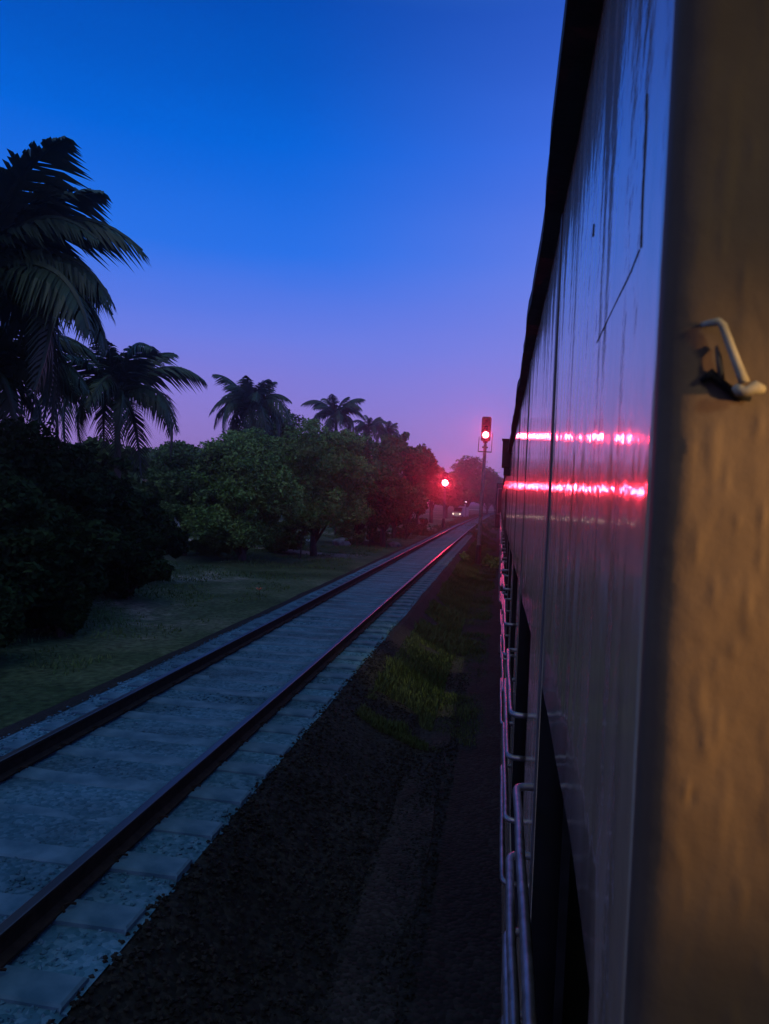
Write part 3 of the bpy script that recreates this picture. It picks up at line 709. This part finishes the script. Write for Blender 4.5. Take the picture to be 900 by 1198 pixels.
far = [
 (545, 150, 536, 5.6, 3, 'big hazy tree behind the two signals'),
 (520, 125, 552, 4.0, 2, 'hazy tree directly behind the shorter signal'),
 (568, 175, 552, 5.0, 2, 'hazy tree right of the biggest distant tree, behind the tall post'),
 (577, 230, 566, 6, 2, 'farthest low hazy tree, just left of the train'),
 (503, 96, 542, 2.0, 2, 'distant tree peeping out right of the brownish tree'),
 (530, 190, 556, 7, 2, 'distant hazy tree between the shorter signal and the big hazy tree')]
for i, (x, Y, ty, rr, cl, lb) in enumerate(far):
    broad_tree('distant_tree', lb, at(x, Y), topz(x, ty, Y), rr, cl, 7000, .32, 1, 'hazy trees at the end of the track', 40+i, .25, 22, False)
# back rows, left
back = [(-40, 30, 500, 3.6), (60, 34, 508, 3.4), (150, 50, 516, 3.4), (235, 56, 520, 3.2), (300, 62, 525, 3.6), (360, 75, 530, 3.8), (410, 86, 530, 3.8), (455, 98, 535, 3.8), (110, 24, 505, 1.9)]
names = ['leftmost', 'second', 'third', 'fourth', 'fifth', 'sixth', 'seventh', 'last', 'nearest']
for i, (x, Y, ty, rr) in enumerate(back):
    lb = f'dark tree in the back row beyond the verge, {names[i]} from the left edge' if i < 8 else 'dark tree directly under the spreading palm'
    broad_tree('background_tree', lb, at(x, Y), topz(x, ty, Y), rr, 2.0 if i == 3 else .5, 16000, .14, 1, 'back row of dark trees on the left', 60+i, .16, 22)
# shrubs near left
shr = [(-60, 12.5, 520, 2.0), (20, 15, 492, 2.0), (95, 17.5, 508, 1.7), (60, 13.5, 585, 1.25), (128, 19, 560, 1.25), (118, 24, 545, 1.4), (-10, 12, 560, 1.4)]
shr += [(150, 17.5, 610, 1.0), (72, 13, 668, .5), (165, 21, 585, 1.1), (-20, 10.5, 690, .6)]
sl_ = ['black-green shrub cut by the left edge of the frame', 'tall dense shrub below the near palms', 'tall dark shrub right of the tallest dense shrub', 'low dark shrub in front of the tall ones near the verge', 'small shrub at the right end of the dark hedge', 'mid-height shrub behind the small end shrub', 'low spreading shrub at the left edge, nearest to the track', 'small ragged shrub at the right foot of the dark hedge', 'knee-high shrub in front of the dark hedge', 'loose small shrub behind the right end of the hedge', 'lowest shrub at the very left edge by the verge']
for i, (x, Y, ty, rr) in enumerate(shr):
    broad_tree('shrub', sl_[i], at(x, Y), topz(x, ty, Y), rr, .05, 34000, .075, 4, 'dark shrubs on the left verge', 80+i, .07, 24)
for i, (x, Y, hh, rr, lb) in enumerate(((190, 34, 1.5, 1.3, 'under the dark green tree'), (246, 31, .9, 1.0, 'left of the wide green tree'), (325, 35, 1.1, 1.1, 'between the wide green and the round green trees'),
        (340, 37, 1.5, 1.2, 'just behind the thin sapling left of the round tree'), (408, 43, 1.2, 1.1, 'behind the pale boulder'), (436, 47, 1.5, 1.2, 'right of the pale boulder, under the low tree'), (470, 56, 1.4, 1.2, 'below the olive tree'), (488, 64, 1.3, 1.2, 'left of the shorter signal foot'))):
    broad_tree('bush', 'low dark bush ' + lb, at(x, Y), hh, rr, .02, 9000, .08, 1, 'low bushes under the tree line', 160+i, .05, 14, True)
# thin bare trunks and saplings below the tree line
for i, (x, Y, hh, lb) in enumerate(((352, 33, 2.3, 'thin sapling just left of the round tree trunk'), (432, 43, 2.4, 'thin leaning sapling right of the pale boulder'), (474, 52, 2.5, 'thin sapling under the olive tree'))):
    broad_tree('sapling', lb, at(x, Y), hh, .5, .8, 500, .09, 2, 'saplings under the trees', 120+i, .035, 8, True)

# grass
def grass(name, n, xr, yr, h, m, mask=None, ypow=1.6):
    X = rng.uniform(xr[0], xr[1], n); Yy = yr[0] + (yr[1]-yr[0])*rng.uniform(0, 1, n)**ypow
    X = X + 0; V = np.empty((n, 3, 3)); keep = np.ones(n, bool)
    for i in range(n):
        x, y = X[i], Yy[i]; dn = nz(x, y, 3, .55) + .5*nz(x, y, 6, 1.8)
        if dn < (-.05 if mask is None else mask): keep[i] = False; continue
        x += bend(y); z = gh(x, y)
        if x - bend(y) > -2.6 and x - bend(y) < -.8: z = max(z, np.interp(x-bend(y), [-2.12, -1.46, -.91, -.26], [-.21, -.56, -.765, -.765]))
        a = rng.uniform(0, 6.28); hh = h*rng.uniform(.4, 1.2)*(.5+max(0, dn)); wd = .008+.012*rng.random() + .0004*y
        V[i] = ((x-wd*math.cos(a), y-wd*math.sin(a), z-.02), (x+wd*math.cos(a), y+wd*math.sin(a), z-.02), (x+hh*.5*math.cos(a*3), y+hh*.5*math.sin(a*3), z+hh))
    V = V[keep]; n = len(V); me = bpy.data.meshes.new(name); me.vertices.add(n*3); me.vertices.foreach_set('co', V.ravel())
    me.loops.add(n*3); me.loops.foreach_set('vertex_index', np.arange(n*3, dtype=np.int32)); me.polygons.add(n)
    me.polygons.foreach_set('loop_start', np.arange(0, n*3, 3, dtype=np.int32)); me.polygons.foreach_set('loop_total', np.full(n, 3, dtype=np.int32)); me.update(calc_edges=True)
    return tag(link(name, me, m), 'short rough grass growing along the track', 'grass', kind='stuff')
grass('grass', 90000, (-1.75, -.05), (9.5, 60), .16, GRASS, -.42)
grass('grass', 70000, (-24, -6.3), (6, 60), .12, mat('verge_grass', (.06, .10, .035), .8, .1, noise_s=.7, base2=(.14, .20, .07)), -.05)['label'] = 'dull grass on the open verge left of the empty track'
grass('grass', 26000, (-7, -.2), (60, 200), .4, GRASS, .05)['label'] = 'far tufts of grass where the tracks meet the haze'

# weeds at the tall signal's foot
for i, (dx, dy, lb) in enumerate(((-.75, -.3, 'leafy weed left of the tall signal foot'), (.55, .4, 'leafy weed right of the tall signal foot'), (1.0, -.9, 'leafy weed far to the right of the tall signal foot, by the train'))):
    broad_tree('weed', lb, (b1.x+dx, d1+dy), .5, .36, .02, 700, .09, 0, 'weeds at the signal foot', 140+i, .015, 8)
    
# ------------------------------------------------------------------ small things on the verge
def boulder(label, x, y, w_, h_, col, col2, nm='boulder'):
    Y = 2.9*865/(y-(589-(585-x)*.044)); c = px(x, y, Y); bm = bmesh.new(); bmesh.ops.create_icosphere(bm, subdivisions=4, radius=1)
    for v in bm.verts:
        f = 1 + .25*noise.noise(v.co*1.3 + Vector((x, 0, 0))) + .08*noise.noise(v.co*4); v.co *= f; v.co.x *= w_*Y/865/2; v.co.y *= w_*Y/865/2.4; v.co.z *= h_*Y/865/1.6
    me = bpy.data.meshes.new(nm); bm.to_mesh(me); bm.free(); me.shade_smooth()
    o = link(nm, me, mat(nm+'_surface', col, .9, .2, noise_s=4, base2=col2, bump=.4)); o.location = (c.x, Y, gh(c.x, Y)+h_*Y/865*.25)
    tag(o, label, 'rock'); return o
boulder('pale rounded boulder right of the thick tree trunk', 399, 640, 22, 11, (.13, .12, .13), (.26, .24, .26))
boulder('grey rock lying under the olive trees, right of the pale boulder', 462, 640, 14, 7, (.10, .10, .11), (.2, .2, .2))
PET = mat('orange_petals', (.65, .13, .05), .6, .3, noise_s=20, base2=(.8, .22, .08)); WPET = mat('white_petals', (.75, .75, .72), .6, .3, noise_s=20, base2=(.85, .85, .85))
def flower(label, x, y, s, m):
    Y = 2.9*865/(y+6-(589-(585-x)*.044)); c = px(x, y, Y); g = gh(c.x, Y); t = empty('flowering_plant', (c.x, Y, g)); tag(t, label, 'flower', 'lone flowers on the verge')
    h = max(.2, c.z-g); mb = MB(); mb.tube([(0, 0, -.05), (.02, 0, h*.5), (0, 0, h)], .008, 6); mb.build('stem', GRASS, t)
    mb = MB()
    for k in range(6):
        a = k*1.05+.3; d = Vector((math.cos(a), math.sin(a)*.7, .5)); r_ = s*Y/865/2; i0 = len(mb.V); sd = Vector((-d.y, d.x, 0))*.35
        mb.V += [(0, 0, h), tuple(Vector((0, 0, h))+d*r_*.6+sd*r_), tuple(Vector((0, 0, h))+d*r_*1.1+Vector((0, 0, .2*r_))), tuple(Vector((0, 0, h))+d*r_*.6-sd*r_)]
        mb.F += [[i0, i0+1, i0+2, i0+3]]
    mb.build('petals', m, t)
    mb = MB()
    for k in range(5):
        a = k*1.3; i0 = len(mb.V); d = Vector((math.cos(a), math.sin(a), .6)); sd = Vector((-d.y, d.x, 0))*.15; r_ = .5*h
        mb.V += [(0, 0, h*.2), tuple(Vector((0, 0, h*.2))+d*r_*.5+sd*r_), tuple(Vector((0, 0, h*.2))+d*r_), tuple(Vector((0, 0, h*.2))+d*r_*.5-sd*r_)]; mb.F += [[i0, i0+1, i0+2, i0+3]]
    mb.build('leaf', GRASS, t)
flower('orange flower left of the thick tree trunk', 351, 640, 11, PET); flower('orange flower alone on the open verge nearest to the track', 303, 698, 9, PET)
flower('white flower between the orange one and the thick trunk', 361, 634, 9, WPET)

# trodden sandy track across the verge
V = []; F = []
for i in range(41):
    s_ = i/40; c = Vector((-26 + 17.5*s_, 40 - 4.5*s_ + 1.2*nz(s_*5, 1)))
    for k in range(5):
        yy = c.y + (k-2)*.55*(.5+.9*abs(nz(s_*7, 4, 2))+.25); V.append((c.x, yy, gh(c.x, yy) + (.02 if 0 < k < 4 else -.03)))
for i in range(40):
    for k in range(4): F.append([i*5+k, i*5+k+1, (i+1)*5+k+1, (i+1)*5+k])
tag(pyo('sandy_path', V, F, mat('path_sand', (.20, .15, .14), .95, .1, noise_s=1.2, base2=(.42, .33, .31), bump=.4, bump_s=8)), kind='structure')

# houses glimpsed between the trees
WALL = mat('house_plaster', (.30, .32, .34), .85, .2, noise_s=2, base2=(.45, .47, .48)); RT = mat('roof_tile', (.07, .04, .035), .8, .2, noise_s=8, base2=(.13, .07, .05)); GL = mat('dark_glass', (.015, .018, .025), .1, .5, noise_s=3, base2=(.02, .025, .03))
WD = mat('wood_door', (.06, .04, .03), .7, .3, noise_s=6, base2=(.1, .06, .045))
def house(label, x, Y, w_, d_, h_, rz):
    c = at(x, Y); z = gh(*c); t = empty('house', (c[0], c[1], z), rz); tag(t, label, 'house')
    mb = MB().box(-w_/2, w_/2, 0, d_, -.3, h_); mb.build('wall', WALL, t)
    V = [(-w_/2-.4, -.6, h_+.003), (w_/2+.4, -.6, h_+.003), (w_/2+.4, d_+.6, h_+.003), (-w_/2-.4, d_+.6, h_+.003), (-w_/2-.4, d_/2, h_+1.5), (w_/2+.4, d_/2, h_+1.5)]
    pyo('roof', V, [[0, 1, 5, 4], [2, 3, 4, 5], [1, 2, 5], [3, 0, 4], [3, 2, 1, 0]], RT, t)
    k = -w_/2+.9
    while k < w_/2-.8:
        f = MB().box(k-.5, k+.5, -.05, .0, .95, 2.15).build('window', WD, t); MB().box(k-.42, k+.42, -.06, -.052, 1.03, 2.07).build('pane', GL, f); k += 2.0
    dd = MB().box(w_/2-.55, w_/2-.05, -.04, 0, 0, 2.1).build('door', WD, t)
    return t
h1 = house('pale house glimpsed between the dark shrubs and the green trees', 208, 44, 7, 5, 2.7, R(24))
house('pale house behind the trunks right of the round green tree', 415, 78, 7, 5, 2.8, R(8))
# the small lit bulb on the pale house
v = px(183, 569, 43.0)
lb = empty('porch_lamp', (v.x, v.y, v.z)); tag(lb, 'tiny lit white bulb on a pole before the pale house', 'lamp')
MB().lathe([(.01, -.07), (.05, -.04), (.06, 0), (.04, .05), (.01, .07)], 10).build('bulb', mat('lit_bulb', (.8, .8, .7), .4, .4, emit=(1, .95, .8), es=3), lb, smooth=True)
MB().tube([(0, .05, gh(v.x, v.y)-v.z), (0, .05, .1), (0, .0, .12), (0, 0, .07)], .025, 6).build('pole', POLE, lb)

# van with its lamps on, at the crossing
def van(x, Y):
    c = at(x, Y); z = gh(*c); t = empty('parked_van', (c[0], c[1], z), R(-15)); tag(t, 'small pale van with lit headlamps at the far crossing', 'van')
    vp = mat('van_paint', (.22, .22, .24), .35, .5, noise_s=2, base2=(.28, .28, .3))
    prof = [(-2.1, .35), (-2.1, 1.0), (-1.7, 1.15), (-1.2, 1.9), (1.9, 1.95), (2.1, 1.7), (2.1, .35)]
    V = [(s*.85, p_[0], p_[1]) for s in (-1, 1) for p_ in prof]; n = len(prof)
    F = [list(range(n)), [n+i for i in range(n)][::-1]] + [[i, i+n, (i+1) % n+n, (i+1) % n] for i in range(n)]
    b = pyo('body', V, F, vp, t); bb = b.modifiers.new('b', 'BEVEL'); bb.width = .08; bb.segments = 2
    MB().box(-.7, .7, -1.0, 1.0, -.003, .003, Matrix.Translation((0, -1.47, 1.53)) @ Matrix.Rotation(R(56), 4, 'X') @ Matrix.Diagonal((1, .38, 1, 1))).build('windscreen', GL, t)
    hl = mat('lit_headlamp', (.9, .9, .8), .3, .4, emit=(1, .8, .5), es=2)
    for s in (-.6, .6):
        MB().lathe([(.14, 0), (.12, .04), (.05, .06)], 12, Matrix.Translation((s, -2.1, .8)) @ Matrix.Rotation(R(90), 4, 'X')).build('headlight', hl, t, smooth=True)
        for yy in (-1.3, 1.3):
            MB().lathe([(.1, -.1), (.3, -.1), (.32, -.05), (.32, .05), (.3, .1), (.1, .1)], 18, Matrix.Translation((s*1.25, yy, .32)) @ Matrix.Rotation(R(90), 4, 'Y')).build('wheel', RUBBER, t)
    l = bpy.data.lights.new('headlamp_light', 'POINT'); l.energy = 6; l.color = (1, .8, .5); l.shadow_soft_size = .1
    o = bpy.data.objects.new('headlamp_light', l); COL.objects.link(o); o.parent = t; o.location = (0, -2.4, .9)
van(537, 128)
# street lamp far
c = px(545.5, 587, 120); g = gh(c.x, 120); t = empty('street_lamp', (c.x, 120, g)); tag(t, 'small distant street lamp with pale glow right of the van', 'street lamp')
MB().tube([(0, 0, 0), (0, 0, c.z-g-.1), (0, -.5, c.z-g)], .05, 8).build('pole', POLE, t)
MB().box(-.12, .12, -.75, -.45, c.z-g-.08, c.z-g+.03).build('lamp_head', mat('street_lamp_glow', (.8, .8, .8), .4, .4, emit=(.9, .85, 1), es=2.2), t)
# crossing barrier
c = px(568, 594, 180); t = empty('crossing_barrier', (c.x-2, 180, gh(c.x, 180))); tag(t, 'long pale crossing barrier lying across the tracks in the haze', 'barrier')
MB().tube([(-3, 0, 1.1), (6.5, 0, 1.25)], .09, 8).build('boom', mat('barrier_paint', (.45, .45, .45), .6, .3, noise_s=3, base2=(.6, .6, .6)), t)
MB().box(-3.3, -2.9, -.2, .2, -.2, 1.3).build('post', SBLACK, t); MB().box(6.3, 6.5, -.1, .1, -.2, 1.2).build('rest', SBLACK, t)

# ------------------------------------------------------------------ haze
hz = MB().box(-950, 950, -62, 2510, -3, 17).build('haze', bpy.data.materials.new('haze_air')); tag(hz, kind='stuff', label='thin purple evening haze over the whole line', cat='haze')
m = hz.data.materials[0]; m.use_nodes = True; t = m.node_tree; t.nodes.clear()
pv = N(t, 'ShaderNodeVolumePrincipled'); pv.inputs['Color'].default_value = (.9, .82, .95, 1); pv.inputs['Density'].default_value = .0018; pv.inputs['Anisotropy'].default_value = .9
t.links.new(pv.outputs[0], N(t, 'ShaderNodeOutputMaterial').inputs['Volume'])
